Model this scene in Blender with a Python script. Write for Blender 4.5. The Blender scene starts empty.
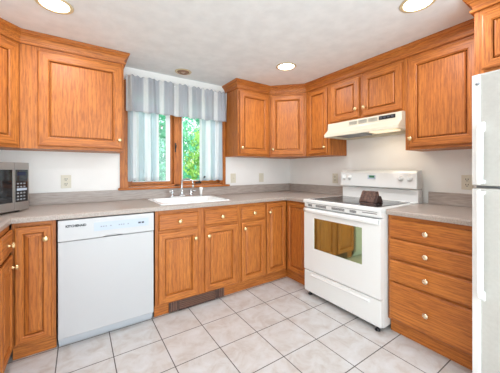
import bpy, bmesh, math, random
from mathutils import Vector, Matrix
C = bpy.context.scene.collection
PI = math.pi
random.seed(7)

# ------------------------------------------------------------------ camera, world, light, exposure
cam_d = bpy.data.cameras.new('camera'); cam = bpy.data.objects.new('camera', cam_d); C.objects.link(cam)
cam.location = (-2.5324, -2.7587, 1.2021)
cam.rotation_euler = (PI/2, 0.0015, -0.588)
cam_d.sensor_width = 36.0; cam_d.lens = 256.36/500*36.0
cam_d.shift_y = -16.1/500; cam_d.clip_start = 0.02
bpy.context.scene.camera = cam
vs = bpy.context.scene.view_settings
vs.view_transform = 'Standard'; vs.look = 'None'; vs.gamma = 1.0; vs.use_curve_mapping = False
vs.exposure = 0.56

world = bpy.data.worlds.new('world'); bpy.context.scene.world = world; world.use_nodes = True
wb = world.node_tree.nodes['Background']
wb.inputs['Color'].default_value = (0.86, 0.94, 1.0, 1); wb.inputs['Strength'].default_value = 1.35

def area(name, loc, rot, sx, sy, power, col):
    l = bpy.data.lights.new(name, 'AREA'); l.shape = 'RECTANGLE'; l.size = sx; l.size_y = sy
    l.energy = power; l.color = col
    o = bpy.data.objects.new(name, l); o.location = loc; o.rotation_euler = rot; C.objects.link(o); return o
# unseen fill added behind the camera to brighten the room, at an invented opening
area('rear_fill', (-1.76, -4.62, 1.12), (PI/2, 0, 0), 3.1, 2.05, 58, (0.76, 0.88, 1.0))
# sun outside, lighting the trees beyond the kitchen window
sd = bpy.data.lights.new('sun', 'SUN'); sd.energy = 6; sd.angle = 0.02; sd.color = (1.0, 0.96, 0.86)
so = bpy.data.objects.new('sun', sd); so.rotation_euler = (math.radians(50), 0, math.radians(20)); C.objects.link(so)

# ------------------------------------------------------------------ materials
def srgb(r, g, b):
    f = lambda c: (c/255)/12.92 if c/255 <= 0.04045 else ((c/255+0.055)/1.055)**2.4
    return (f(r), f(g), f(b), 1)
def newmat(name):
    m = bpy.data.materials.new(name); m.use_nodes = True
    nt = m.node_tree; return m, nt, nt.nodes['Principled BSDF']
def plain(name, col, rough=0.5, metal=0.0, spec=0.5, emit=None, strength=0, coat=0):
    m, nt, b = newmat(name)
    b.inputs['Base Color'].default_value = col; b.inputs['Roughness'].default_value = rough
    b.inputs['Metallic'].default_value = metal; b.inputs['Specular IOR Level'].default_value = spec
    if coat: b.inputs['Coat Weight'].default_value = coat; b.inputs['Coat Roughness'].default_value = 0.1
    if emit: b.inputs['Emission Color'].default_value = emit; b.inputs['Emission Strength'].default_value = strength
    return m
def N(nt, t, **kw):
    n = nt.nodes.new(t)
    for k, v in kw.items():
        if k in n.inputs: n.inputs[k].default_value = v
        else: setattr(n, k, v)
    return n
def ramp(nt, stops, interp='LINEAR'):
    r = nt.nodes.new('ShaderNodeValToRGB'); r.color_ramp.interpolation = interp
    e = r.color_ramp.elements
    e[0].position, e[0].color = stops[0]; e[1].position, e[1].color = stops[-1]
    for p, c in stops[1:-1]:
        x = e.new(p); x.color = c
    return r
def mixc(nt, a, b, fac, mode='MIX'):
    n = nt.nodes.new('ShaderNodeMix'); n.data_type = 'RGBA'; n.blend_type = mode
    for s, v in ((6, a), (7, b)):
        if isinstance(v, tuple): n.inputs[s].default_value = v
        else: nt.links.new(v, n.inputs[s])
    if isinstance(fac, (int, float)): n.inputs[0].default_value = fac
    else: nt.links.new(fac, n.inputs[0])
    return n.outputs[2]

OAK_A, OAK_B, OAK_D = srgb(200, 122, 52), srgb(177, 100, 40), srgb(108, 48, 20)
def oak(name, axis):
    m, nt, b = newmat(name); L = nt.links.new
    tc = N(nt, 'ShaderNodeTexCoord'); oi = N(nt, 'ShaderNodeObjectInfo')
    add = N(nt, 'ShaderNodeVectorMath', operation='ADD')
    sc = N(nt, 'ShaderNodeVectorMath', operation='SCALE'); sc.inputs[0].default_value = (7.3, 5.1, 9.7)
    L(oi.outputs['Random'], sc.inputs['Scale']); L(tc.outputs['Object'], add.inputs[0]); L(sc.outputs[0], add.inputs[1])
    def mp(al, ac):
        k = N(nt, 'ShaderNodeMapping'); s = [ac, ac, ac]; s[axis] = al
        k.inputs['Scale'].default_value = s; L(add.outputs[0], k.inputs['Vector']); return k.outputs[0]
    n1 = N(nt, 'ShaderNodeTexNoise', Scale=1.0, Detail=4.0, Roughness=0.6); L(mp(1.4, 16), n1.inputs['Vector'])
    w = N(nt, 'ShaderNodeTexWave', Scale=1.0, Distortion=5.0, Detail=2.0); w.inputs['Detail Scale'].default_value = 0.9
    w.wave_type = 'RINGS'; w.rings_direction = 'XYZ'[axis]; L(mp(1.6, 17), w.inputs['Vector'])
    n2 = N(nt, 'ShaderNodeTexNoise', Scale=1.0, Detail=3.0, Roughness=0.7); L(mp(9, 120), n2.inputs['Vector'])
    r1 = ramp(nt, [(0.25, OAK_B), (0.72, OAK_A)]); L(n1.outputs[0], r1.inputs[0])
    r2 = ramp(nt, [(0.0, (1, 1, 1, 1)), (0.22, (0.25, 0.25, 0.25, 1)), (0.5, (0, 0, 0, 1))]); L(w.outputs['Fac'], r2.inputs[0])
    k2 = N(nt, 'ShaderNodeMath', operation='MULTIPLY'); k2.inputs[1].default_value = 0.24; L(r2.outputs[0], k2.inputs[0])
    c = mixc(nt, r1.outputs[0], OAK_D, k2.outputs[0])
    r3 = ramp(nt, [(0.38, (1, 1, 1, 1)), (0.55, (0, 0, 0, 1))]); L(n2.outputs[0], r3.inputs[0])
    k3 = N(nt, 'ShaderNodeMath', operation='MULTIPLY'); k3.inputs[1].default_value = 0.5; L(r3.outputs[0], k3.inputs[0])
    c = mixc(nt, c, OAK_D, k3.outputs[0])
    L(c, b.inputs['Base Color']); b.inputs['Roughness'].default_value = 0.46; b.inputs['Specular IOR Level'].default_value = 0.4
    bp = N(nt, 'ShaderNodeBump', Strength=0.12, Distance=0.001); L(n2.outputs[0], bp.inputs['Height']); L(bp.outputs[0], b.inputs['Normal'])
    return m
OX, OY, OZ = oak('oak_grain_across', 0), oak('oak_grain_deep', 1), oak('oak_grain_upright', 2)
WOOD = [OZ, OX, OY]          # material index 0 = upright grain, 1 = grain along x, 2 = grain along y

def noisy(name, c1, c2, scale, rough, detail=3.0, bump=0.0, bscale=None, lo=0.35, hi=0.65):
    m, nt, b = newmat(name); L = nt.links.new
    tc = N(nt, 'ShaderNodeTexCoord'); n = N(nt, 'ShaderNodeTexNoise', Scale=scale, Detail=detail); L(tc.outputs['Object'], n.inputs['Vector'])
    r = ramp(nt, [(lo, c1), (hi, c2)]); L(n.outputs[0], r.inputs[0]); L(r.outputs[0], b.inputs['Base Color'])
    b.inputs['Roughness'].default_value = rough
    if bump:
        n2 = N(nt, 'ShaderNodeTexNoise', Scale=bscale or scale, Detail=3.0); L(tc.outputs['Object'], n2.inputs['Vector'])
        bp = N(nt, 'ShaderNodeBump', Strength=bump, Distance=0.004); L(n2.outputs[0], bp.inputs['Height']); L(bp.outputs[0], b.inputs['Normal'])
    return m
M_wall = noisy('wall_paint', srgb(241, 238, 233), srgb(244, 241, 236), 6, 0.7, bump=0.05, bscale=120)
M_ceil = noisy('ceiling_plaster', srgb(226, 226, 225), srgb(234, 234, 233), 9, 0.85, bump=0.3, bscale=30)
M_counter = noisy('greige_laminate', srgb(150, 136, 126), srgb(178, 165, 154), 210, 0.3, detail=4)
def splash_mat():
    m, nt, b = newmat('streaked_laminate'); L = nt.links.new
    tc = N(nt, 'ShaderNodeTexCoord'); mp = N(nt, 'ShaderNodeMapping'); mp.inputs['Scale'].default_value = (12, 12, 160)
    L(tc.outputs['Object'], mp.inputs['Vector']); n = N(nt, 'ShaderNodeTexNoise', Scale=1.0, Detail=4.0); L(mp.outputs[0], n.inputs['Vector'])
    r = ramp(nt, [(0.3, srgb(158, 145, 136)), (0.7, srgb(188, 175, 165))]); L(n.outputs[0], r.inputs[0]); L(r.outputs[0], b.inputs['Base Color'])
    b.inputs['Roughness'].default_value = 0.35; return m
M_splash = splash_mat()
def tile_mat():
    m, nt, b = newmat('floor_tile'); L = nt.links.new
    tc = N(nt, 'ShaderNodeTexCoord'); mp = N(nt, 'ShaderNodeMapping'); mp.inputs['Location'].default_value = (0.825, 0.893, 0)
    L(tc.outputs['Object'], mp.inputs['Vector'])
    br = N(nt, 'ShaderNodeTexBrick'); br.offset = 0.0; br.squash = 1.0
    for k, v in (('Scale', 1.0), ('Mortar Size', 0.0034), ('Mortar Smooth', 0.2), ('Bias', 0.0), ('Brick Width', 0.3045), ('Row Height', 0.3045)): br.inputs[k].default_value = v
    br.inputs['Color1'].default_value = (0, 0, 0, 1); br.inputs['Color2'].default_value = (1, 1, 1, 1); br.inputs['Mortar'].default_value = (0.5, 0.5, 0.5, 1)
    L(mp.outputs[0], br.inputs['Vector'])
    n = N(nt, 'ShaderNodeTexNoise', Scale=9.0, Detail=6.0, Roughness=0.65, Distortion=0.6); L(tc.outputs['Object'], n.inputs['Vector'])
    r = ramp(nt, [(0.33, srgb(182, 173, 166)), (0.5, srgb(196, 193, 190)), (0.68, srgb(204, 204, 204))]); L(n.outputs[0], r.inputs[0])
    k = N(nt, 'ShaderNodeMath', operation='MULTIPLY'); k.inputs[1].default_value = 0.12; L(br.outputs['Color'], k.inputs[0])
    c = mixc(nt, r.outputs[0], srgb(205, 196, 190), k.outputs[0])
    c = mixc(nt, c, srgb(92, 86, 82), br.outputs['Fac'])
    L(c, b.inputs['Base Color'])
    rr = N(nt, 'ShaderNodeMath', operation='MULTIPLY_ADD'); rr.inputs[1].default_value = 0.45; rr.inputs[2].default_value = 0.33
    L(br.outputs['Fac'], rr.inputs[0]); L(rr.outputs[0], b.inputs['Roughness'])
    bp = N(nt, 'ShaderNodeBump', Strength=0.5, Distance=0.002); bp.invert = True; L(br.outputs['Fac'], bp.inputs['Height']); L(bp.outputs[0], b.inputs['Normal'])
    return m
M_tile = tile_mat()
M_white = plain('white_enamel', srgb(232, 232, 229), 0.25, coat=0.3)
M_dw = plain('white_dishwasher_enamel', srgb(191, 190, 190), 0.3, coat=0.2)
M_fridge = noisy('white_textured_steel', srgb(180, 176, 169), srgb(184, 180, 173), 60, 0.4, bump=0.05, bscale=400)
M_almond = plain('almond_plastic', srgb(222, 214, 194), 0.4)
M_dark = plain('black_plastic', srgb(22, 22, 24), 0.35)
M_gap = plain('dark_gasket', srgb(40, 38, 38), 0.8)
M_grey = plain('grey_metal', srgb(150, 152, 155), 0.45, 0.3)
M_panelgrey = plain('pale_grey_plastic', srgb(180, 190, 204), 0.4)
M_print = plain('printed_grey_ink', srgb(70, 72, 80), 0.6)
M_brass = plain('polished_brass', srgb(232, 202, 150), 0.25, 0.65)
M_nickel = plain('pale_brass', srgb(228, 204, 172), 0.25, 0.8)
M_chrome = plain('chrome', srgb(215, 218, 220), 0.12, 1.0)
M_steel = plain('stainless_steel', srgb(178, 174, 170), 0.3, 0.85)
M_hood = plain('cream_white_enamel', srgb(220, 210, 188), 0.3, coat=0.2)
M_vinyl = plain('white_vinyl', srgb(240, 242, 242), 0.4)
M_sink = plain('white_cast_enamel', srgb(246, 245, 242), 0.15, coat=0.5)
M_bronze = plain('dark_bronze', srgb(60, 55, 52), 0.4, 0.6)
M_grille = noisy('brown_grille_metal', srgb(62, 40, 34), srgb(92, 64, 52), 30, 0.5)
M_blackglass = plain('black_ceramic_glass', srgb(30, 30, 32), 0.06, spec=0.7)
M_lens = plain('lamp_lens', (1, 1, 1, 1), 0.4, emit=(1.0, 0.93, 0.82, 1), strength=9.0)
M_ring = plain('almond_trim_ring', srgb(212, 192, 152), 0.4)
M_clock = plain('green_clock_glow', srgb(20, 40, 28), 0.3, emit=srgb(60, 120, 80), strength=0.6)
def ovenglass():
    m, nt, b = newmat('tinted_oven_glass')
    b.inputs['Base Color'].default_value = srgb(38, 48, 36); b.inputs['Roughness'].default_value = 0.05
    b.inputs['Metallic'].default_value = 0.0; b.inputs['Specular IOR Level'].default_value = 1.0
    b.inputs['Specular Tint'].default_value = (0.86, 1.0, 0.55, 1); b.inputs['IOR'].default_value = 3.3
    return m
M_oven = ovenglass()
def glassmat():
    m, nt, b = newmat('window_glass'); nt.nodes.remove(b); L = nt.links.new
    t = N(nt, 'ShaderNodeBsdfTransparent'); g = N(nt, 'ShaderNodeBsdfGlossy', Roughness=0.02); mx = N(nt, 'ShaderNodeMixShader'); mx.inputs[0].default_value = 0.05
    t.inputs[0].default_value = (0.93, 0.98, 0.97, 1)
    L(t.outputs[0], mx.inputs[1]); L(g.outputs[0], mx.inputs[2]); L(mx.outputs[0], nt.nodes['Material Output'].inputs[0]); return m
M_glass = glassmat()
def cloth(name, c1, c2, period, duty, opacity, phase=0.0, mott=.6):
    """sheer cloth, woven stripes running down the drop"""
    m, nt, b = newmat(name); nt.nodes.remove(b); L = nt.links.new
    tc = N(nt, 'ShaderNodeTexCoord'); sx = N(nt, 'ShaderNodeSeparateXYZ'); L(tc.outputs['Object'], sx.inputs[0])
    a = N(nt, 'ShaderNodeMath', operation='MULTIPLY_ADD'); a.inputs[1].default_value = 1/period; a.inputs[2].default_value = phase; L(sx.outputs[0], a.inputs[0])
    fr = N(nt, 'ShaderNodeMath', operation='FRACT'); L(a.outputs[0], fr.inputs[0])
    r = ramp(nt, [(0.0, (1, 1, 1, 1)), (duty, (1, 1, 1, 1)), (min(duty+0.07, 0.9), (0, 0, 0, 1)), (0.93, (0, 0, 0, 1)), (1.0, (1, 1, 1, 1))]); L(fr.outputs[0], r.inputs[0])
    mp = N(nt, 'ShaderNodeMapping'); mp.inputs['Scale'].default_value = (75, 75, 22); L(tc.outputs['Object'], mp.inputs[0])
    n = N(nt, 'ShaderNodeTexNoise', Scale=1.0, Detail=3.0); L(mp.outputs[0], n.inputs['Vector'])
    k = N(nt, 'ShaderNodeMath', operation='MULTIPLY'); k.inputs[1].default_value = mott; L(n.outputs[0], k.inputs[0])
    c = mixc(nt, c2, c1, r.outputs[0]); c = mixc(nt, c, srgb(196, 202, 210), k.outputs[0])
    d = N(nt, 'ShaderNodeBsdfDiffuse'); L(c, d.inputs[0]); t = N(nt, 'ShaderNodeBsdfTranslucent'); L(c, t.inputs[0])
    mx = N(nt, 'ShaderNodeMixShader'); mx.inputs[0].default_value = 0.38; L(d.outputs[0], mx.inputs[1]); L(t.outputs[0], mx.inputs[2])
    tr = N(nt, 'ShaderNodeBsdfTransparent'); m2 = N(nt, 'ShaderNodeMixShader')
    op = N(nt, 'ShaderNodeMath', operation='MULTIPLY_ADD'); op.inputs[1].default_value = (1-opacity)*0.5; op.inputs[2].default_value = opacity
    L(r.outputs[0], op.inputs[0]); L(op.outputs[0], m2.inputs[0])
    L(tr.outputs[0], m2.inputs[1]); L(mx.outputs[0], m2.inputs[2]); L(m2.outputs[0], nt.nodes['Material Output'].inputs[0]); return m
M_valance = cloth('striped_sheer_valance', srgb(248, 247, 243), srgb(202, 204, 209), 0.1525, 0.22, 0.76, 0.12)
M_curtain = cloth('pale_blue_sheer', srgb(250, 252, 253), srgb(216, 229, 236), 0.11, 0.4, 0.72, mott=.2)

# ------------------------------------------------------------------ mesh helpers
class MB:
    def __init__(s): s.bm = bmesh.new()
    def box(s, x0, x1, y0, y1, z0, z1, mi=0, bevel=0.0, M=None):
        t = bmesh.new(); bmesh.ops.create_cube(t, size=1)
        for v in t.verts: v.co = Vector((x0+(v.co.x+.5)*(x1-x0), y0+(v.co.y+.5)*(y1-y0), z0+(v.co.z+.5)*(z1-z0)))
        if bevel: bmesh.ops.bevel(t, geom=t.edges[:], offset=bevel, segments=2, affect='EDGES', profile=0.6)
        return s.add(t, mi, M)
    def add(s, t, mi=0, M=None):
        if M: bmesh.ops.transform(t, matrix=M, verts=t.verts)
        bmesh.ops.recalc_face_normals(t, faces=t.faces)
        vm = {v: s.bm.verts.new(v.co) for v in t.verts}
        for f in t.faces:
            n = s.bm.faces.new([vm[v] for v in f.verts]); n.material_index = mi if mi is not None else f.material_index; n.smooth = f.smooth
        t.free(); return s
    def lathe(s, prof, M=None, seg=20, mi=0, smooth=True):
        """prof: (r, h) pairs, spun about z"""
        t = bmesh.new(); rings = []
        for r, h in prof:
            if r < 1e-6: rings.append([t.verts.new((0, 0, h))])
            else: rings.append([t.verts.new((r*math.cos(2*PI*i/seg), r*math.sin(2*PI*i/seg), h)) for i in range(seg)])
        for a, b in zip(rings, rings[1:]):
            for i in range(seg):
                j = (i+1) % seg
                q = [a[i % len(a)], a[j % len(a)], b[j % len(b)], b[i % len(b)]]
                q = [v for k, v in enumerate(q) if v not in q[:k]]
                if len(q) > 2: f = t.faces.new(q); f.smooth = smooth
        for ring in (() if prof[0] == prof[-1] else (rings[0], rings[-1])):
            if len(ring) > 1: t.faces.new(ring)
        return s.add(t, mi, M)
    def prism(s, poly, a0, a1, axis='x', mi=0, M=None):
        """poly in the other two axes (x:(y,z)  y:(x,z)  z:(x,y)), extruded a0..a1"""
        def P(p, a): return {'x': (a, p[0], p[1]), 'y': (p[0], a, p[1]), 'z': (p[0], p[1], a)}[axis]
        t = bmesh.new(); A = [t.verts.new(P(p, a0)) for p in poly]; B = [t.verts.new(P(p, a1)) for p in poly]
        n = len(poly); t.faces.new(A); t.faces.new(B[::-1])
        for i in range(n): t.faces.new([A[i], B[i], B[(i+1) % n], A[(i+1) % n]])
        return s.add(t, mi, M)
    def tube(s, pts, r, seg=10, mi=0, M=None):
        t = bmesh.new(); rings = []; pts = [Vector(p) for p in pts]
        up = Vector((0, 0, 1))
        for i, p in enumerate(pts):
            d = (pts[min(i+1, len(pts)-1)] - pts[max(i-1, 0)]).normalized()
            u = d.cross(up)
            if u.length < 1e-3: u = d.cross(Vector((0, 1, 0)))
            u.normalize(); w = u.cross(d); rr = r[i] if isinstance(r, (list, tuple)) else r
            rings.append([t.verts.new(p + u*rr*math.cos(2*PI*k/seg) + w*rr*math.sin(2*PI*k/seg)) for k in range(seg)])
        for a, b in zip(rings, rings[1:]):
            for k in range(seg): f = t.faces.new([a[k], a[(k+1) % seg], b[(k+1) % seg], b[k]]); f.smooth = True
        t.faces.new(rings[0]); t.faces.new(rings[-1]); return s.add(t, mi, M)
    def sweep(s, path, prof, mi=0, closed=False, mis=None):
        """horizontal path [(x,y)], prof [(out, z)]: out is to the right of travel; mitred corners"""
        t = bmesh.new(); n = len(path); rings = []
        P = [Vector((p[0], p[1])) for p in path]
        for i in range(n):
            d0 = (P[i]-P[i-1]).normalized() if i > 0 else (P[1]-P[0]).normalized()
            d1 = (P[i+1]-P[i]).normalized() if i < n-1 else d0
            n0 = Vector((d0.y, -d0.x)); n1 = Vector((d1.y, -d1.x)); m = (n0+n1).normalized(); k = 1/max(0.2, m.dot(n0))
            rings.append([t.verts.new((P[i].x+m.x*o*k, P[i].y+m.y*o*k, z)) for o, z in prof])
        for i in range(n-1):
            for j in range(len(prof)):
                j2 = (j+1) % len(prof)
                f = t.faces.new([rings[i][j], rings[i][j2], rings[i+1][j2], rings[i+1][j]])
                f.material_index = mis[i] if mis else mi
        t.faces.new(rings[0]); t.faces.new(rings[-1]); return s.add(t, None)
    def door(s, x0, x1, z0, z1, y0, steps, mv=0, mh=1, fill=True):
        """concentric ring front; steps (inset, y) from the back edge inwards; front towards -y"""
        t = bmesh.new(); rings = []
        for ins, y in steps:
            rings.append([t.verts.new((x0+ins, y0+y, z0+ins)), t.verts.new((x1-ins, y0+y, z0+ins)), t.verts.new((x1-ins, y0+y, z1-ins)), t.verts.new((x0+ins, y0+y, z1-ins))])
        for a, b in zip(rings, rings[1:]):
            for i in range(4):
                f = t.faces.new([a[i], a[(i+1) % 4], b[(i+1) % 4], b[i]]); f.material_index = mh if i in (0, 2) else mv
        if fill:
            f = t.faces.new(rings[-1]); f.material_index = mv
            f = t.faces.new(rings[0][::-1]); f.material_index = mv
        else:
            for i in range(4): f = t.faces.new([rings[0][i], rings[-1][i], rings[-1][(i+1) % 4], rings[0][(i+1) % 4]]); f.material_index = mv
        return s.add(t, None)
    def build(s, name, mats, parent=None, bevel=0.0):
        me = bpy.data.meshes.new(name); s.bm.to_mesh(me); s.bm.free()
        for m in (mats if isinstance(mats, list) else [mats]): me.materials.append(m)
        o = bpy.data.objects.new(name, me); C.objects.link(o)
        if parent: o.parent = parent
        if bevel:
            b = o.modifiers.new('bevel', 'BEVEL'); b.width = bevel; b.segments = 2; b.limit_method = 'ANGLE'; b.angle_limit = math.radians(40)
        return o
def tag(o, label, cat, group=None):
    o['label'] = label; o['category'] = cat
    if group: o['group'] = group
    return o
def thing(name, label, cat, loc=(0, 0, 0), rz=0, group=None):
    o = bpy.data.objects.new(name, None); C.objects.link(o); o.location = loc; o.rotation_euler = (0, 0, rz)
    o.empty_display_size = 0.1
    return tag(o, label, cat, group)
def struct(name, mb, m):
    o = mb.build(name, m); o['kind'] = 'structure'; return o
def stuff(o): o['kind'] = 'stuff'; return o
def T(x=0, y=0, z=0): return Matrix.Translation((x, y, z))
def RX(a): return Matrix.Rotation(a, 4, 'X')
def RY(a): return Matrix.Rotation(a, 4, 'Y')
def RZ(a): return Matrix.Rotation(a, 4, 'Z')

H = 2.217; XL = -3.519; YB = -4.7
# ------------------------------------------------------------------ setting
struct('floor', MB().box(XL-.15, .15, YB-.15, .15, -.1, 0), M_tile)
struct('ceiling', MB().box(XL-.15, .15, YB-.15, .15, H, H+.1), M_ceil)
struct('wall_right', MB().box(0, .15, YB, 0, 0, H), M_wall)
struct('wall_left', MB().box(XL-.15, XL, YB, 0, 0, H), M_wall)
WX0, WX1, WZ0, WZ1 = -2.135, -1.100, 1.035, 2.02           # window opening
m = MB(); m.box(XL-.15, WX0, 0, .15, 0, H).box(WX1, .15, 0, .15, 0, H).box(WX0, WX1, 0, .15, 0, WZ0).box(WX0, WX1, 0, .15, WZ1, H)
struct('wall_back', m, M_wall)
m = MB(); m.box(XL-.15, -3.35, YB-.15, YB, 0, H).box(-.17, .15, YB-.15, YB, 0, H).box(-3.35, -.17, YB-.15, YB, 2.15, H)
struct('wall_rear', m, M_wall)
d = bpy.data.objects.new('added_rear_glazing', None); C.objects.link(d); d['kind'] = 'structure'  # glazed rear opening, invented to go with the added fill light
m = MB()
for a in (-3.349, -1.80, -.231): m.box(a, a+.06, YB-.12, YB-.04, .001, 2.149)
m.box(-3.289, -1.80, YB-.12, YB-.04, .001, .07).box(-1.74, -.231, YB-.12, YB-.04, .001, .07).box(-3.289, -1.80, YB-.12, YB-.04, 2.08, 2.149).box(-1.74, -.231, YB-.12, YB-.04, 2.08, 2.149)
m.build('door_frame', M_vinyl, d)
MB().box(-3.289, -1.80, YB-.084, YB-.078, .07, 2.08).build('pane', M_glass, d); MB().box(-1.74, -.231, YB-.084, YB-.078, .07, 2.08).build('pane', M_glass, d)
# window
win = bpy.data.objects.new('window_1', None); C.objects.link(win); win['kind'] = 'structure'; win.location = (0, 0, 0)
m = MB()
m.box(-2.205, WX0+.004, -.02, -.001, WZ0-.003, 2.09, 0).box(WX1-.004, -1.059, -.02, -.001, WZ0-.003, 2.09, 0).box(-2.205, -1.059, -.021, -.002, WZ1, 2.09, 1)
m.box(WX0, WX0+.02, 0, .13, WZ0, WZ1, 0).box(WX1-.02, WX1, 0, .13, WZ0, WZ1, 0).box(WX0, WX1, 0, .13, WZ1-.02, WZ1, 1).box(WX0, WX1, 0, .13, WZ0, WZ0+.018, 1)
m.box(-1.676, -1.606, .0, .12, WZ0, WZ1, 0)
m.build('window_frame', WOOD, win, .003)
m = MB(); m.box(-2.222, -1.015, -.05, -.001, 1.012, 1.034, 1); m.build('window_sill', WOOD, win, .006)
m = MB(); m.box(-2.200, -1.045, -.018, -.001, .985+.035, 1.012, 1); m.box(-2.2, -1.045, -.016, -.001, 1.0165, 1.0175, 1); m.build('apron', WOOD, win, .003)
for x0, x1 in ((WX0+.02, -1.676), (-1.606, WX1-.02)):
    m = MB(); s = .030
    m.box(x0, x0+s, .05, .09, 1.055, 1.998, 0).box(x1-s, x1, .05, .09, 1.055, 1.998, 0).box(x0+s, x1-s, .05, .09, 1.055, 1.055+s, 1).box(x0+s, x1-s, .05, .09, 1.998-s, 1.998, 1)
    sash = m.build('window_sash', WOOD, win, .003)
    MB().box(x0+s, x1-s, .068, .072, 1.055+s, 1.998-s).build('pane', M_glass, sash)
    f = MB(); a, b = x0+s, x1-s
    f.box(a, a+.012, .052, .0665, 1.086, 1.967).box(b-.045, b, .052, .0665, 1.086, 1.967).box(a, b, .053, .066, 1.086, 1.094).box(a, b, .053, .066, 1.957, 1.967)
    f.build('screen_frame', M_vinyl, sash)
MB().box(-1.671, -1.660, -.012, .0, 1.40, 1.50).tube([(-1.665, -.012, 1.43), (-1.665, -.03, 1.455), (-1.665, -.03, 1.48)], .005).build('latch', M_bronze, win)
# crank handle at the foot of the right sash
m = MB(); m.box(-1.43, -1.37, -.012, .03, 1.0535, 1.075, bevel=.004)
m.tube([(-1.40, -.01, 1.07), (-1.40, -.03, 1.082), (-1.375, -.035, 1.10), (-1.345, -.035, 1.125)], [.008, .008, .007, .006]).lathe([(0, -.012), (.009, -.008), (.011, 0), (.009, .008), (0, .012)], T(-1.34, -.035, 1.13)@RY(.7))
m.build('crank_handle', M_bronze, win)
# outside
g = MB().box(-16, 14, .2, 26, -.35, -.3); struct('ground', g, noisy('lawn', srgb(96, 132, 60), srgb(140, 168, 88), 3, 0.9))

# ------------------------------------------------------------------ cabinets
FRAME = [(.007, 0), (.007, -.006), (0, -.008), (0, -.013), (.004, -.0175), (.010, -.019), (.047, -.019), (.050, -.0155), (.054, -.013), (.056, .0)]
PANEL = [(0, .0045), (.0045, .004), (.0045, -.0070), (.020, -.0130), (.024, -.0165)]
PANEL_U = [(0, .0045), (.0055, .004), (.0055, -.0100), (.013, -.0150)]
SLAB = [(.007, 0), (.007, -.006), (0, -.008), (0, -.011), (.005, -.014), (.010, -.0185), (.014, -.019)]
def knob(parent, x, z, y=-.019, mat=None, r=.0175):
    m = MB(); m.lathe([(0.009, 0), (.0085, .004), (.0055, .008), (.0055, .014), (r*.8, .018), (r, .023), (r*.85, .028), (r*.4, .031), (0, .0315)], T(x, y, z)@RX(PI/2), 16)
    return m.build('knob', mat or M_brass, parent)
def add_door(root, x0, x1, z0, z1, kn=None, wide=.056, prof=None):
    """raised panel door, front plane y=0 of the face frame; kn = (dx from left if >0 else from right, z)"""
    k = wide/.056
    fr = [(a*k if i > 5 else a, b) for i, (a, b) in enumerate(FRAME)]
    m = MB(); m.door(x0, x1, z0, z1, -.0008, fr, fill=False); d = m.build('door', WOOD, root)
    w = fr[-1][0] - .0003
    q = min(1.0, (x1-x0-2*w)/.09)
    m = MB(); m.door(x0+w, x1-w, z0+w, z1-w, -.0008, [(a*q, b) for a, b in (prof or (PANEL_U if z1 > 1.5 else PANEL))], mv=0, mh=0); m.build('panel', WOOD, d)
    if kn:
        x = x0+kn[0] if kn[0] > 0 else x1+kn[0]
        knob(d, x, kn[1], -.0198)
    return d
def add_drawer(root, x0, x1, z0, z1, mat=None, name='drawer'):
    m = MB(); m.door(x0, x1, z0, z1, -.0008, SLAB, mv=1, mh=1); d = m.build(name, WOOD, root)
    knob(d, (x0+x1)/2, (z0+z1)/2, -.0198, mat, .0185); return d
def carcass(root, x0, x1, z0, z1, depth, stiles, rails, kick=False, kdepth=.034, fw=.019, hollow=False, kx=None):
    """cabinet box with its face frame: stiles [(a,b)], rails [(a,b,z0,z1)]"""
    m = MB()
    if hollow: m.box(x0, x0+.016, fw, depth, z0, z1, 0).box(x1-.016, x1, fw, depth, z0, z1, 0).box(x0+.016, x1-.016, depth-.006, depth, z0, z1, 0).box(x0+.016, x1-.016, fw, depth-.006, z0, z0+.016, 1)
    else: m.box(x0, x1, fw, depth, z0, z1, 0)
    m.build('body', WOOD, root)
    m = MB()
    for a, b in stiles: m.box(a, b, 0, fw, z0, z1, 0)
    for a, b, c, d in rails: m.box(a, b, .0003, fw, c, d, 1)
    m.build('face_frame', WOOD, root)
    if kick:
        a, b = kx or (x0, x1)
        m = MB(); m.box(a, b, kdepth, kdepth+.018, .001, z0-.0005, 1); m.build('toe_kick', WOOD, root)

BZ0, BZ1 = .100, .8755
UZ0, UZ1 = 1.366, 2.137
YF = -.610           # face frame plane of the base run (doors stand 2 cm proud)
UF = -.295           # face frame plane of the wall cabinets
# --- base cabinets on the back wall
c = thing('base_cabinet', 'narrow oak base cabinet with one tall door left of the dishwasher', 'cabinet', (0, YF, 0))
carcass(c, -2.883, -2.662, BZ0, BZ1, .605, [(-2.883, -2.852), (-2.69, -2.662)], [(-2.852, -2.69, .85, BZ1), (-2.852, -2.69, BZ0, .13)], True)
add_door(c, -2.868, -2.684, .112, .845, (-.030, .762), .046)
c = thing('sink_cabinet', 'oak sink base cabinet with two doors, two drawers and a floor grille', 'cabinet', (0, YF, 0))
carcass(c, -2.022, -1.228, BZ0, BZ1, .605, [(-2.022, -1.99), (-1.665, -1.588), (-1.262, -1.228)],
        [(-1.99, -1.665, .835, BZ1), (-1.99, -1.665, .675, .72), (-1.99, -1.665, BZ0, .13), (-1.588, -1.262, .835, BZ1), (-1.588, -1.262, .675, .72), (-1.588, -1.262, BZ0, .13)], True, hollow=True)
add_door(c, -1.998, -1.657, .113, .69, (-.032, .615)); add_door(c, -1.596, -1.256, .113, .69, (.032, .615))
add_drawer(c, -1.998, -1.657, .708, .843); add_drawer(c, -1.596, -1.256, .708, .843)
m = MB(); m.box(-1.905, -1.385, .026, .033, .004, .098)
for i in range(5): m.box(-1.82, -1.47, .019, .026, .014+i*.016, .0215+i*.016, 1)
for a in (-1.905, -1.475): m.box(a, a+.09, .0175, .026, .006, .096, 0, .002)
for a in (-1.89, -1.87, -1.85, -1.435, -1.415, -1.395): m.box(a, a+.008, .014, .0176, .015, .09, 1)
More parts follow.
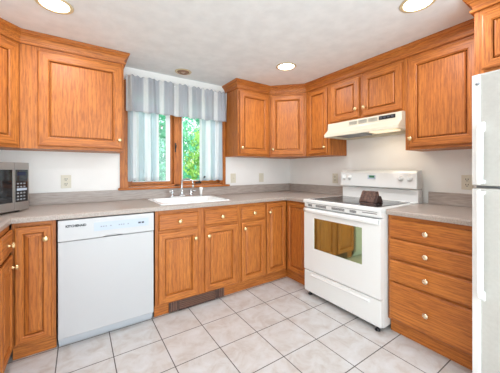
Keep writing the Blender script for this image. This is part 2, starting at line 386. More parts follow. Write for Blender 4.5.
m.box(-1.82, -1.48, .0175, .026, .004, .010).box(-1.82, -1.48, .0175, .026, .092, .098)
g = m.build('vent_grille', [M_grille, plain('light_brown_enamel', srgb(116, 82, 66), .4)], c); g['label'] = 'dark brown metal heat vent grille'  # slats and end bars in a lighter brown than the plate
c = thing('base_cabinet', 'oak base cabinet with one drawer over one door, right of the sink cabinet', 'cabinet', (0, YF, 0))
carcass(c, -1.227, -.912, BZ0, BZ1, .605, [(-1.227, -1.2), (-.93, -.912)], [(-1.2, -.93, .835, BZ1), (-1.2, -.93, .675, .72), (-1.2, -.93, BZ0, .13)], True)
add_door(c, -1.209, -.922, .113, .69, (.03, .63), .05); add_drawer(c, -1.209, -.922, .708, .843)
# --- corner cabinet, an L of two doors
c = thing('corner_cabinet', 'oak corner base cabinet with two tall doors meeting at a right angle', 'cabinet', (0, 0, 0))
m = MB(); m.box(-.911, -.02, YF+.019, -.005, BZ0, BZ1, 0).box(YF+.019, -.02, -.962, YF+.019, BZ0, BZ1, 0); m.build('body', WOOD, c)
m = MB(); m.box(-.911, -.895, YF, YF+.019, BZ0, BZ1, 0).box(-.895, -.61, YF, YF+.019, .852, BZ1, 1).box(-.895, -.61, YF, YF+.019, BZ0, .13, 1).box(-.63, -.61, YF, YF+.019, BZ0, BZ1, 0)
m.box(-.61, YF+.019, -.962, -.92, BZ0, BZ1, 0).box(-.61, YF+.019, -.92, YF, .852, BZ1, 2).box(-.61, YF+.019, -.92, YF, BZ0, .13, 2); m.build('face_frame', WOOD, c)
m = MB(); m.box(-.911, -.558, YF+.034, YF+.052, .001, BZ0-.0005, 1).box(-.576, -.558, -.962, YF+.034, .001, BZ0-.0005, 2); m.build('toe_kick', WOOD, c)
h1 = bpy.data.objects.new('door_leaf_mount', None)
def leaf(x0, x1, z0, z1, loc, rz, kn):
    d = add_door(c, x0, x1, z0, z1, kn, .05); d.location = loc; d.rotation_euler = (0, 0, rz); return d
bpy.data.objects.remove(h1)
leaf(-.899, -.634, .118, .858, (0, YF, 0), 0, (.03, .765))
leaf(.634, .925, .118, .858, (-.61, 0, 0), -PI/2, None)
# --- left wall base cabinets (face +x)
def left_base(y0, y1, lab, dk):
    w = y1-y0
    c = thing('base_cabinet', lab, 'cabinet', (-2.888, y0, 0), PI/2)
    carcass(c, 0, w, BZ0, BZ1, .625, [(0, .02), (w-.02, w)], [(.02, w-.02, .84, BZ1), (.02, w-.02, .675, .72), (.02, w-.02, BZ0, .13)], True)
    add_drawer(c, .012, w-.012, .708, .843); add_door(c, .012, w-.012, .113, .69, (dk, .62), .05); return c
left_base(-.935, -.645, 'oak base cabinet with drawer and door at the left edge beneath the microwave corner', -.03)
left_base(-1.55, -.937, 'wide oak base cabinet on the left wall, out at the frame edge', .03)
# --- right base: four drawers
c = thing('drawer_cabinet', 'oak cabinet of four stacked drawers between the range and the refrigerator', 'cabinet', (-.61, 0, 0), -PI/2)
carcass(c, 1.7375, 2.258, BZ0, BZ1, .605, [(1.7375, 1.776), (2.24, 2.258)], [(1.776, 2.246, .84, BZ1), (1.776, 2.246, .695, .72), (1.776, 2.246, .54, .57), (1.776, 2.246, .375, .4), (1.776, 2.246, BZ0, .12)], True)
for z0, z1 in ((.712, .846), (.560, .700), (.394, .548), (.112, .382)): add_drawer(c, 1.750, 2.246, z0, z1, M_nickel)
# --- wall cabinets
c = thing('wall_cabinet', 'oak wall cabinet with one wide raised panel door left of the window', 'cabinet', (0, UF, 0))
carcass(c, -2.889, -2.209, UZ0, UZ1, .29, [(-2.889, -2.775), (-2.238, -2.209)], [(-2.775, -2.238, 2.09, UZ1), (-2.775, -2.238, UZ0, 1.4)])
add_door(c, -2.787, -2.222, 1.388, 2.100, (-.024, 1.462), .070)
def diag(label, x, y, rz, w, kn):
    c = thing('corner_wall_cabinet', label, 'cabinet', (x, y, 0), rz)
    carcass(c, 0.001, w-.001, UZ0, UZ1, .03, [(0, .032), (w-.032, w)], [(.032, w-.032, 2.09, UZ1), (.032, w-.032, UZ0, 1.4)])
    add_door(c, .018, w-.018, 1.388, 2.100, kn, .062)
    return c
s2 = math.sqrt(.5)
# right diagonal: from (-.612,UF) to (-.315,-.612)
c = diag('oak diagonal corner wall cabinet with a single door, right of the window', -.6035, UF-.0015, -PI/4, .431, (.026, 1.455))
c2 = diag('oak diagonal corner wall cabinet at the far left above the microwave', -3.2225, -.6300, PI/4, .469, (.026, 1.455))
# bodies filling the corners behind the diagonals (five sided box, in each cabinet's own space)
def corner_body(c, pts):
    inv = (T(*c.location)@RZ(c.rotation_euler[2])).inverted()
    P = [inv @ Vector((a, b, 0)) for a, b in pts]
    for o in [o for o in bpy.data.objects if o.parent == c and o.name.startswith('body')]: bpy.data.objects.remove(o)
    m = MB(); m.prism([(p.x, p.y) for p in P], UZ0, UZ1, 'z', 0); m.build('body', WOOD, c)
corner_body(c, [(-.601, -.005), (-.601, -.284), (-.284, -.601), (-.005, -.601), (-.005, -.005)])
corner_body(c2, [(-2.891, -.005), (-2.891, -.284), (-3.234, -.627), (-3.514, -.627), (-3.514, -.005)])
c = thing('wall_cabinet', 'oak wall cabinet with one door between the window and the corner cabinet', 'cabinet', (0, UF, 0))
carcass(c, -1.055, -.605, UZ0, UZ1, .29, [(-1.055, -1.02), (-.645, -.605)], [(-1.02, -.645, 2.09, UZ1), (-1.02, -.645, UZ0, 1.4)])
add_door(c, -1.037, -.628, 1.388, 2.100, (.026, 1.455), .066)
c = thing('wall_cabinet', 'narrow oak wall cabinet between the corner cabinet and the range hood', 'cabinet', (UF, 0, 0), -PI/2)
carcass(c, .605, .945, UZ0, UZ1, .29, [(.605, .66), (.91, .945)], [(.66, .91, 2.09, UZ1), (.66, .91, UZ0, 1.4)])
add_door(c, .646, .920, 1.388, 2.100, (-.026, 1.455), .052)
c = thing('wall_cabinet', 'short oak two-door wall cabinet mounted over the range hood', 'cabinet', (UF, 0, 0), -PI/2)
carcass(c, .946, 1.712, 1.692, UZ1, .29, [(.946, .985), (1.29, 1.345), (1.68, 1.712)], [(.985, 1.29, 2.09, UZ1), (.985, 1.29, 1.692, 1.72), (1.345, 1.68, 2.09, UZ1), (1.345, 1.68, 1.692, 1.72)])
add_door(c, .972, 1.300, 1.710, 2.100, (-.026, 1.79), .06); add_door(c, 1.335, 1.692, 1.710, 2.100, (.026, 1.79), .06)
c = thing('wall_cabinet', 'tall oak wall cabinet with one broad door above the outlet beside the refrigerator', 'cabinet', (UF, 0, 0), -PI/2)
carcass(c, 1.713, 2.236, UZ0, UZ1, .29, [(1.713, 1.76), (2.17, 2.236)], [(1.76, 2.17, 2.09, UZ1), (1.76, 2.17, UZ0, 1.4)])
add_door(c, 1.738, 2.186, 1.388, 2.100, (.026, 1.455), .068)
c = thing('wall_cabinet', 'deep oak cabinet mounted above the refrigerator', 'cabinet', (-.60, 0, 0), -PI/2)
carcass(c, 2.2375, 3.06, 1.745, UZ1, .595, [(2.2375, 2.285), (2.62, 2.68), (3.01, 3.06)], [(2.285, 2.62, 2.075, UZ1), (2.285, 2.62, 1.745, 1.79), (2.68, 3.01, 2.075, UZ1), (2.68, 3.01, 1.745, 1.79)])
add_door(c, 2.272, 2.632, 1.775, 2.09, (-.026, 1.83), .05); add_door(c, 2.664, 3.03, 1.775, 2.09, (.026, 1.83), .05)
# --- crown mouldings
CR = [(.0005, 2.124), (.015, 2.124), (.018, 2.131), (.018, 2.138), (.006, 2.143), (.009, 2.160), (.018, 2.176), (.028, 2.184), (.028, 2.192), (.037, 2.196), (.044, 2.206), (.044, H-.001), (-.03, H-.001), (-.03, 2.1382), (.0005, 2.1382)]
m = MB(); a = -.3155
m.sweep([(-3.2225, -1.2), (-3.2225, -.630), (-2.890, UF), (-2.209, UF), (-2.209, -.003)], CR, mis=[2, 1, 1, 2])
tag(m.build('crown_molding', WOOD), 'oak crown molding along the left wall cabinets under the ceiling', 'molding')
m = MB(); m.sweep([(-1.055, -.003), (-1.055, UF), (-.6035, UF), (UF, -.6035), (UF, -2.185)], CR, mis=[2, 1, 1, 2])
tag(m.build('crown_molding', WOOD), 'long oak crown molding from the window round the corner above the range', 'molding')
m = MB(); m.sweep([(-.375, -2.2375), (-.60, -2.2375), (-.60, -3.06)], CR, mis=[1, 2])
tag(m.build('crown_molding', WOOD), 'short oak crown molding on the cabinet above the refrigerator', 'molding')

# ------------------------------------------------------------------ countertops
CT0, CT1 = .876, .914
SX0, SX1, SY0, SY1 = -1.945, -1.345, -.565, -.135          # sink cut-out
NOSE = [(0, CT0), (.012, CT0), (.0145, CT0+.003), (.0145, CT1-.012), (.012, CT1-.005), (.006, CT1-.001), (0, CT1)]
c = thing('countertop', 'long greige laminate countertop running under the window with the white sink set in', 'countertop')
m = MB(); f = -.63; lx = -2.879-.014
for r in ((XL+.001, lx, -1.55, f), (XL+.001, SX0, f, -.001), (SX1, -.001, f, -.001), (SX0, SX1, f, SY0), (SX0, SX1, SY1, -.001), (f, -.001, -.966, f)):
    m.box(r[0], r[1], r[2], r[3], CT0, CT1)
m.sweep([(f, -.966), (f, f), (lx, f), (lx, -1.55)][::-1], NOSE); m.build('worktop', M_counter, c)
m = MB(); m.box(XL+.02, -.001, -.020, -.001, CT1+.0003, 1.016).box(-.020, -.001, -.966, -.020, CT1+.0003, 1.016).box(XL+.001, XL+.02, -1.55, -.001, CT1+.0003, 1.016)
m.build('backsplash', M_splash, c, .003)
c = thing('countertop', 'short greige laminate countertop between the range and the refrigerator', 'countertop')
m = MB(); m.box(f, -.001, -2.27, -1.7375, CT0, CT1).sweep([(f, -1.7375), (f, -2.27)], NOSE); m.build('worktop', M_counter, c)
m = MB(); m.box(-.020, -.001, -2.27, -1.768, CT1+.0003, 1.016); m.build('backsplash', M_splash, c, .003)

# ------------------------------------------------------------------ sink, faucet
c = thing('kitchen_sink', 'white drop-in kitchen sink set in the countertop under the window', 'sink', (0, 0, CT1))
m = MB(); t = bmesh.new(); rings = []
def rrect(x0, x1, y0, y1, r, z, n=4):
    P = []
    for cx, cy, a0 in ((x1-r, y1-r, 0), (x0+r, y1-r, PI/2), (x0+r, y0+r, PI), (x1-r, y0+r, 1.5*PI)):
        for i in range(n+1):
            a = a0+PI/2*i/n; P.append(t.verts.new((cx+r*math.cos(a), cy+r*math.sin(a), z)))
    return P
spec = [(-1.975, -1.315, -.600, -.085, .03, .0008), (-1.975, -1.315, -.600, -.085, .03, .005), (-1.970, -1.320, -.595, -.090, .03, .010), (-1.945, -1.345, -.572, -.16, .04, .010),
        (-1.935, -1.355, -.562, -.172, .05, .002), (-1.925, -1.365, -.553, -.18, .06, -.10), (-1.90, -1.39, -.53, -.205, .07, -.15)]
for q in spec: rings.append(rrect(*q))
for a, b in zip(rings, rings[1:]):
    for i in range(len(a)): ff = t.faces.new([a[i], a[(i+1) % len(a)], b[(i+1) % len(a)], b[i]]); ff.smooth = False
t.faces.new(rings[-1]); m.add(t, 0); m.build('basin', M_sink, c)
MB().lathe([(0, -.1495), (.042, -.1495), (.045, -.147), (.038, -.1455), (0, -.1475)], T(-1.645, -.36, 0), 20).build('drain', M_chrome, c)
fz = CT1+.0105
c = thing('faucet', 'chrome two-handle kitchen faucet with a tall gooseneck spout behind the sink', 'faucet', (-1.635, -.122, fz))
m = MB(); m.box(-.125, .125, -.024, .024, 0, .014, 0, .006).box(-.03, .03, -.022, .022, .012, .03, 0, .006); m.build('base_plate', M_chrome, c)
m = MB(); pts = [(0, 0, .02), (0, 0, .10), (0, -.0, .155)]
for i in range(1, 10):
    a = PI*i/9; pts.append((.040-.040*math.cos(a), -.055*(1-math.cos(a))/1, .155+.035*math.sin(a)))
pts.append((.080, -.11, .125)); m.tube(pts, .0085, 10).lathe([(.016, 0), (.015, .03), (.011, .05), (.0086, .06)], T(0, 0, .012)).lathe([(.011, 0), (.011, .02), (.009, .028)], T(.080, -.11, .105)); m.build('spout', M_chrome, c)
for sx in (-.1, .1):
    m = MB(); m.lathe([(.022, 0), (.021, .012), (.014, .022), (.013, .032), (.02, .038), (.019, .052), (.010, .06), (0, .061)], T(sx, 0, .012)).tube([(sx, 0, .05), (sx*1.25, -.03, .062), (sx*1.35, -.045, .064)], [.007, .006, .007]); m.build('handle', M_chrome, c)
c = thing('side_sprayer', 'white side sprayer standing right of the faucet', 'sprayer', (-1.42, -.122, fz))
MB().lathe([(.022, 0), (.021, .008), (.014, .014), (.0, .014)]).build('base', M_chrome, c)
MB().lathe([(.012, .0142), (.014, .04), (.013, .055), (.018, .068), (.021, .082), (.017, .094), (.006, .098), (0, .098)]).build('spray_head', M_sink, c)

# ------------------------------------------------------------------ dishwasher
c = thing('dishwasher', 'white built-in dishwasher under the countertop left of the sink cabinet', 'dishwasher', (-2.3450, -.600, 0))
w = .3055
MB().box(-w+.004, w-.004, .03, .58, .012, .872).build('body', M_gap, c)
MB().box(-w, w, -.034, .001, .074, .722, 0, .004).build('door', M_dw, c)
m = MB(); poly = [(-w, .868), (w, .868), (w, .727)]
for i in range(0, 13):
    s = i/12; x = .085-.13*s; poly.append((x, .727+.012*math.sin(PI*s)**.7 if 0 < s < 1 else .727))
poly.append((-w, .727)); m.prism(poly, -.044, .001, 'y'); m.box(-.05, .09, -.030, .0, .727, .745); cp = m.build('control_panel', M_dw, c, .003)
m = MB(); m.box(-.10, .265, -.0455, -.0442, .775, .835, 0); m.build('control_strip', M_panelgrey, cp)
for x in (-.06, -.045, -.03, .0, .055, .07, .085, .115): MB().box(x, x+.009, -.0464, -.0456, .799, .808).build('button', M_grey, cp)
for x0, x1 in ((.19, .208), (.214, .232)): MB().box(x0, x1, -.0466, -.0456, .797, .809).build('button', M_print, cp)
MB().box(-w+.002, w-.002, -.001, .006, .030, .0735).box(-w+.002, w-.002, .022, .028, .001, .035).build('kick_plate', plain('light_grey_metal', srgb(188, 190, 194), .45), c)
for sx in (-.26, .26): MB().lathe([(.014, 0), (.014, .011)], T(sx, .1, .001)).build('foot', M_dark, c)
def text(body, size, mat, parent, M, name='brand_lettering', ext=.0005, sx=1.0):
    cu = bpy.data.curves.new(name, 'FONT'); cu.body = body; cu.size = size; cu.extrude = ext; cu.align_x = 'CENTER'; cu.align_y = 'CENTER'; cu.offset = size*.055
    o = bpy.data.objects.new(name, cu); C.objects.link(o); dg = bpy.context.evaluated_depsgraph_get()
    me = bpy.data.meshes.new_from_object(o.evaluated_get(dg)); bpy.data.objects.remove(o)
    me.transform(M@Matrix.Diagonal((sx, 1, 1, 1))); me.materials.append(mat)
    o = bpy.data.objects.new(name, me); C.objects.link(o); o.parent = parent; return o
text('KITCHENAID', .021, M_dark, cp, T(-.205, -.0446, .826)@RX(PI/2), sx=.95)

# ------------------------------------------------------------------ range (local x = along wall towards the camera, -y = front)
RY0, RY1 = -.968, -1.733
c = thing('range', 'white electric kitchen range with a black glass cooktop against the right wall', 'stove', (-.668, (RY0+RY1)/2, 0), -PI/2)
w = (RY0-RY1)/2
MB().box(-w+.001, w-.001, .0, .60, .035, .893, 0, .002).build('body', M_white, c)
m = MB(); m.box(-w+.001, w-.001, -.034, .0, .045, .243, 0, .006); d = m.build('storage_drawer', M_white, c)
m = MB(); m.prism([(-.034, .222), (-.046, .214), (-.048, .207), (-.044, .203), (-.034, .203)], -w+.09, w-.09, 'x'); m.build('drawer_pull', M_white, d)
m = MB(); ox0, ox1, oz0, oz1 = -.258, .232, .468, .755
y0, y1 = -.036, -.001; zt, zb = .842, .252
m.box(-w+.001, ox0, y0, y1, zb, zt).box(ox1, w-.001, y0, y1, zb, zt).box(ox0, ox1, y0, y1, zb, oz0).box(ox0, ox1, y0, y1, oz1, zt); bmesh.ops.remove_doubles(m.bm, verts=m.bm.verts, dist=1e-5); d = m.build('oven_door', M_white, c)
g = MB().box(ox0, ox1, -.033, -.012, oz0, oz1).build('oven_window', M_oven, d); g['label'] = 'dark green tinted glass oven window'
# bowed handle
t = bmesh.new(); rings = []; n = 18
for i in range(n+1):
    s = i/n; x = -w+.012+(2*w-.024)*s; b = .036+.030*math.sin(PI*s)**.45 if 0 < s < 1 else .037
    zc = .822
    rings.append([t.verts.new((x, -b-dy, zc+dz)) for dy, dz in ((-.004, .022), (.012, .020), (.020, .008), (.018, -.010), (.008, -.020), (-.012, -.022))])
for a, b in zip(rings, rings[1:]):
    for k in range(6): ff = t.faces.new([a[k], a[(k+1) % 6], b[(k+1) % 6], b[k]]); ff.smooth = True
t.faces.new(rings[0]); t.faces.new(rings[-1]); m = MB(); m.add(t, 0); m.box(-w+.012, -w+.05, -.05, -.036, .802, .842, 0, .004).box(w-.05, w-.012, -.05, -.036, .802, .842, 0, .004)
m.build('oven_handle', M_white, d)
m = MB(); m.box(-w+.001, w-.001, -.030, .0, .850, .893, 0, .003); tr = m.build('vent_trim', M_white, c)
m = MB(); m.box(-w+.03, w-.03, -.0312, -.0295, .888, .8905)
for a, b in ((-.335, -.285), (-.24, -.12), (-.06, .07), (.12, .18)):
    for k in range(3): m.box(a, b, -.0312, -.0295, .861+k*.007, .865+k*.007)
m.box(.23, .35, -.0312, -.0295, .874, .878); m.build('vent_slots', M_gap, tr)
# cooktop: white rolled rim + black glass
m = MB(); m.door(-w-.0015, w+.0015, -.045, .560, 0, [(0, 0), (0, -.022), (.006, -.029), (.03, -.030), (.032, -.027), (.2, -.027)], mv=0, mh=0)
ct = None
bmesh.ops.transform(m.bm, matrix=T(0, 0, .8945)@RX(-PI/2), verts=m.bm.verts)
ct = m.build('cooktop', M_white, c)
MB().box(-w+.045, w-.045, .0, .50, .9222, .926, 0, .001).build('glass_surface', M_blackglass, ct)
for x, y, r in ((-.2, .12, .105), (.19, .12, .08), (-.2, .37, .08), (.19, .37, .105)):
    MB().lathe([(r-.002, 0), (r+.002, 0), (r+.002, .0002), (r-.002, .0002), (r-.002, 0)], T(x, y, .9262), 36).build('burner_ring', M_print, ct)
# backguard
m = MB(); m.box(-w+.004, w-.004, .555, .632, .8945, 1.03, 0, .004); bg = m.build('backguard', M_white, c)
m = MB(); m.prism([(.632, 1.034), (.528, 1.034), (.520, 1.042), (.530, 1.175), (.545, 1.194), (.570, 1.200), (.632, 1.200)], -w+.002, w-.002, 'x'); cpn = m.build('control_panel', M_white, c, .006)
FR = lambda x, z: T(x, .5195+.010*(z-1.042)/.133, z)@RX(PI/2-.075)
for x in (-.335, -.270, .250, .325):
    m = MB(); m.lathe([(.026, 0), (.026, .003), (.019, .005), (.017, .022), (.014, .025), (0, .025)], FR(x, 1.128), 20); m.box(-.004, .004, -.017, .017, .022, .030, 0, .0015, M=FR(x, 1.128)); m.build('knob', M_white, cpn)
MB().box(-.045, .035, -.02, .02, 0, .002, 0, 0, M=FR(-.02, 1.135)).build('clock_surround', M_panelgrey, cpn)
g = MB().box(-.03, .025, -.009, .012, .0021, .0032, M=FR(-.02, 1.138)).build('clock_display', M_clock, cpn); g['label'] = 'small dark green digital clock display'
for sx, sy in ((-1, 0), (1, 0), (-1, 1), (1, 1)):
    MB().lathe([(.019, 0), (.019, .008), (.009, .012), (.009, .033)], T(sx*(w-.045), .0+sy*.52, .001)).build('foot', M_dark, c)
# ------------------------------------------------------------------ wedge box on the cooktop
M_woven = noisy('dark_woven_brown', srgb(72, 50, 42), srgb(116, 86, 74), 55, 0.6, bump=0.4, bscale=120)
c = thing('wedge_box', 'dark brown wedge-shaped box standing on the black glass cooktop', 'box', (-.41, -1.478, .9268), -PI/2-.12)
m = MB(); m.prism([(-.045, 0), (-.040, .012), (.0, .092), (.016, .094), (.022, .085), (.045, 0)], -.088, .062, 'x'); m.build('body', M_woven, c, .004)
m = MB(); m.prism([(-.046, 0), (-.014, .060), (.020, .055), (.045, 0)], .0625, .088, 'x'); m.build('end_cap', plain('dark_walnut', srgb(62, 42, 36), .4), c, .004)

# ------------------------------------------------------------------ hood
c = thing('range_hood', 'cream white range hood mounted under the short cabinet over the range', 'hood', (-.315, (-.962-1.711)/2, 1.578), -PI/2)
w = (1.711-.962)/2
m = MB(); t = bmesh.new()
pr = [(.31, .112), (-.012, .112), (-.030, .106), (-.036, .040), (-.085, -.004), (-.090, -.010), (-.090, -.036), (-.080, -.036), (-.076, -.014), (.31, -.014)]
m.prism(pr, -w+.001, w-.001, 'x'); sh = m.build('canopy', M_hood, c, .002)
m = MB()
m.box(-w+.001, -w+.012, -.079, .30, -.036, -.0145).box(w-.012, w-.001, -.079, .30, -.036, -.0145).box(-w+.012, w-.012, .288, .30, -.040, -.0145); m.build('lip', M_hood, c)
MB().box(-.30, -.03, -.05, .22, -.0275, -.0148, 0, .002).build('filter', M_grey, c)
MB().box(.06, .28, .02, .14, -.030, -.0148, 0, .004).build('lamp_cover', plain('frosted_cover', srgb(240, 228, 196), .4, emit=(1, .85, .6, 1), strength=.5), c)
l = bpy.data.lights.new('hood_lamp', 'AREA'); l.shape = 'RECTANGLE'; l.size = .20; l.size_y = .10; l.energy = 0.5; l.color = (1.0, .84, .62)
o = bpy.data.objects.new('hood_lamp', l); o.location = (.17, .08, -.033); o.parent = c; C.objects.link(o)
HF = lambda x0, x1, z0, z1, dep=.0015: (x0, x1, -.0345-dep, -.0335, z0, z1)
m = MB()
for a in (-.115, -.015, .085):
    for k in range(5): m.box(a, a+.082, -.0362, -.0325, .060+k*.007, .0635+k*.007)
m.build('vent_slots', plain('vent_shadow_grey', srgb(165, 160, 148), .6), c)
m = MB(); m.box(.182, .322, -.0375, -.0325, .062, .094, 0, .001); sp = m.build('switch_plate', M_dark, c)
for x in (.192, .225, .258, .291): MB().box(x, x+.018, -.0415, -.0376, .070, .086, 0, .001).build('rocker_switch', M_print, sp)

# ------------------------------------------------------------------ refrigerator
c = thing('refrigerator', 'white top-freezer refrigerator at the right edge of the room', 'refrigerator', (-.745, -2.659, 0), -PI/2)
w = .380
MB().box(-w+.004, w-.004, .004, .725, .02, 1.690, 0, .006).build('body', M_fridge, c)
for nm, z0, z1 in (('freezer_door', 1.120, 1.705), ('refrigerator_door', .07, 1.108)):
    m = MB(); m.box(-w, w, -.052, -.002, z0, z1, 0, .012); d = m.build(nm, M_fridge, c)
    m = MB(); m.prism([(-w+.001, -.050), (-w+.003, -.057), (-w+.030, -.062), (-w+.036, -.060), (-w+.037, -.050)], z0+.006, z1-.006, 'z'); m.build('edge_trim', M_white, d)
    if nm[0] == 'f':
        a, b = z0+.012, z0+.33
        MB().lathe([(.009, 0), (.009, .004), (0, .005)], T(-w+.028, -.062, z1-.055)@RX(PI/2), 14).build('screw_cap', M_grey, d)
    else: a, b = z1-.58, z1-.012
    m = MB(); x0, x1 = -w+.030, -w+.056
    if nm[0] == 'f': pp = [(-.060, b), (-.088, b-.02), (-.100, b-.05), (-.100, a), (-.084, a), (-.080, b-.06), (-.052, b-.05), (-.050, b)]
    else: pp = [(-.060, a), (-.088, a+.02), (-.100, a+.05), (-.100, b), (-.084, b), (-.080, a+.06), (-.052, a+.05), (-.050, a)]
    m.prism(pp, x0, x1, 'x'); zz = (a, a+.02) if nm[0] == 'f' else (b-.02, b); m.box(x0, x1, -.09, -.050, zz[0], zz[1]); m.build('handle', M_white, d, .004)
MB().box(-w+.01, w-.01, -.02, .004, .022, .066).build('base_grille', M_panelgrey, c)
MB().box(-w+.006, w-.006, -.0015, .003, 1.1085, 1.1195).build('gasket', M_grey, c)
for sx in (-1, 1):
    for y in (.06, .66): MB().lathe([(.02, 0), (.02, .019)], T(sx*.33, y, .001)).build('foot', M_dark, c)

# ------------------------------------------------------------------ microwave
mwa = math.radians(58)
c = thing('microwave', 'stainless steel microwave oven on the countertop in the left corner', 'microwave', (-2.836, -.313, CT1), mwa)
W, D, Z0, Z1 = .50, .345, .014, .345          # local: right front corner at origin
MB().box(-W, 0, .022, D, Z0, Z1, 0, .004).build('body', M_steel, c)
m = MB(); xs = -.118
m.box(-W, xs, 0, .021, Z0, Z0+.058).box(-W, xs, 0, .021, Z1-.050, Z1).box(-W, -W+.035, 0, .021, Z0+.058, Z1-.050).box(xs-.012, xs, 0, .021, Z0+.058, Z1-.05); d = m.build('door', M_steel, c, .002)
g = MB().box(-W+.035, xs-.012, .003, .018, Z0+.058, Z1-.050).build('door_window', M_blackglass, d); g['label'] = 'black glass microwave door window'
m = MB(); m.box(xs+.002, 0, 0, .021, Z0, Z1, 0, .002); p = m.build('control_panel', M_steel, c)
g = MB().box(xs+.006, -.012, -.0015, -.0002, Z0+.058, Z1-.050).build('keypad', M_blackglass, p)
for r in range(6):
    for q in range(3):
        if r != 3: MB().box(xs+.016+q*.026, xs+.032+q*.026, -.0025, -.0016, Z0+.07+r*.022, Z0+.080+r*.022).build('key', M_grey, p)
MB().box(xs+.015, -.022, -.0028, -.0016, Z0+.136, Z0+.152).build('start_bar', M_panelgrey, p)
MB().box(xs+.02, -.03, -.0022, -.0016, Z1-.09, Z1-.066).build('display', plain('navy_display', srgb(28, 34, 60), .2), p)
for x, y in ((-.04, .05), (-W+.04, .05), (-.04, D-.04), (-W+.04, D-.04)): MB().lathe([(.013, 0), (.015, .0135)], T(x, y, .0005)).build('foot', M_dark, c)

# ------------------------------------------------------------------ outlets
def outlet(label, x, y, rz, kind='outlet'):
    c = thing('wall_outlet' if kind == 'outlet' else 'light_switch', label, 'outlet' if kind == 'outlet' else 'switch', (x, y, 1.106), rz)
    MB().box(-.037, .037, -.006, -.0005, -.0575, .0575, 0, .0025).build('cover_plate', M_almond, c)
    if kind == 'outlet':
        for z in (-.021, .021):
            s = MB(); s.lathe([(.0165, 0), (.0165, .0025), (.015, .003), (0, .003)], T(0, -.0058, z)@RX(PI/2), 20); s = s.build('socket', M_almond, c)
            m = MB(); m.box(-.0095, -.005, -.0095, -.0090, z-.002, z+.009).box(.005, .0095, -.0095, -.0090, z-.002, z+.009).box(-.003, .003, -.0095, -.0090, z-.012, z-.006); m.build('slots', M_gap, s)
    else:
        s = MB(); s.box(-.008, .008, -.0085, -.006, -.015, .015).prism([(-.0085, -.010), (-.0085, .010), (-.018, .006), (-.0165, -.001)], -.005, .005, 'x'); s.build('toggle', M_almond, c)
outlet('almond wall outlet between the microwave and the window', -2.627, 0, 0)
outlet('almond light switch just right of the window', -.946, 0, 0, 'switch')
outlet('almond light switch on the back wall beside the room corner', -.515, 0, 0, 'switch')
outlet('almond outlet on the right wall left of the range', 0, -.787, -PI/2)
outlet('almond wall outlet right of the range beside the refrigerator', 0, -2.032, -PI/2)

# ------------------------------------------------------------------ recessed lights
def can(label, x, y, lit=True, r=.076):
    c = thing('recessed_light', label, 'light', (x, y, H))
    MB().lathe([(r, -.004), (r+.004, -.007), (r+.018, -.005), (r+.022, -.0008), (r, -.0008), (r, -.004)], None, 36).build('trim_ring', M_ring, c)
    if lit:
        MB().lathe([(0, -.006), (r*.7, -.005), (r-.001, -.002), (r-.001, -.0009), (0, -.0009)], None, 32).build('lens', M_lens, c)
        l = bpy.data.lights.new('can_lamp', 'AREA'); l.shape = 'DISK'; l.size = .15; l.energy = 5.0; l.color = (.93, .94, 1.0)
        o = bpy.data.objects.new('can_lamp', l); o.location = (0, 0, -.012); o.parent = c; C.objects.link(o)
    else:
        M_e = plain('brown_eyeball', srgb(150, 116, 92), .35, .3)
        m = MB(); m.lathe([(r, -.001), (r-.003, -.007), (r*.8, -.014), (r*.6, -.017), (r*.52, -.014), (r*.45, -.004), (0, -.003)], None, 28); m.build('eyeball', M_e, c)
        MB().lathe([(0, -.016), (r*.2, -.015), (r*.34, -.010), (r*.36, -.004), (0, -.0035)], None, 20).build('bulb', plain('pale_bulb', srgb(205, 180, 165), .3), c)
    return c
can('lit recessed ceiling light over the left run, cut by the top edge of the photo', -2.655, -.795)
can('lit recessed ceiling light near the corner cabinet, farthest of the lit ones', -.848, -.872)
can('lit recessed ceiling light at the top right, before the refrigerator cabinet', -.822, -2.03)
can('unseen recessed ceiling light over the left run, added to brighten the room', -2.655, -2.03)  # assumed lamp out of view, added for more even light
can('unseen recessed ceiling light in the rear half, added to brighten the room', -1.75, -3.5)  # invented lamp behind the camera, added to lift overall brightness
can('small unlit brown recessed eyeball light in the ceiling above the window', -1.641, -.187, False, .062)

# ------------------------------------------------------------------ curtains
def drape(x0, x1, z0, z1, y, amp, nf, seed, flare=0.0, ruffle=False):
    rnd = random.Random(seed); t = bmesh.new(); nx, nz = 130, 16; G = []
    ph = rnd.random()*6
    for j in range(nz+1):
        v = j/nz; row = []
        for i in range(nx+1):
            u = i/nx; a = amp*(.55+.45*(1-v))
            yy = y + a*math.sin(2*PI*nf*u+ph+.5*math.sin(5*u+ph)+.4*v*math.sin(9*u)) + .3*a*math.sin(2*PI*nf*2.3*u+1.7*v)
            z = z0+(z1-z0)*v
            if j == 0: z += .005*math.sin(2*PI*nf*u+ph+1)
            if ruffle: yy += .006*v*math.sin(2*PI*nf*3.1*u)+.5*a*math.sin(2*PI*nf*1.7*u+1); z += (.008*math.sin(2*PI*nf*3*u+ph)-.003*u if v > .93 else 0)
            row.append(t.verts.new((x0+(x1-x0)*(u+flare*(1-v)*math.sin(3*u)*.02), yy, z)))
        G.append(row)
    for j in range(nz):
        for i in range(nx): ff = t.faces.new([G[j][i], G[j][i+1], G[j+1][i+1], G[j+1][i]]); ff.smooth = True
    m = MB(); m.add(t, 0); return m
def solid(o, th=.0012):
    s = o.modifiers.new('solidify', 'SOLIDIFY'); s.thickness = th; s.offset = 0; return o
c = thing('window_valance', 'sheer grey and white striped valance gathered across the top of the window', 'valance', (0, 0, 0))
solid(drape(-2.160, -1.078+.0, 1.770, 2.115, -.095, .018, 7, 3, ruffle=True).build('cloth', M_valance, c))
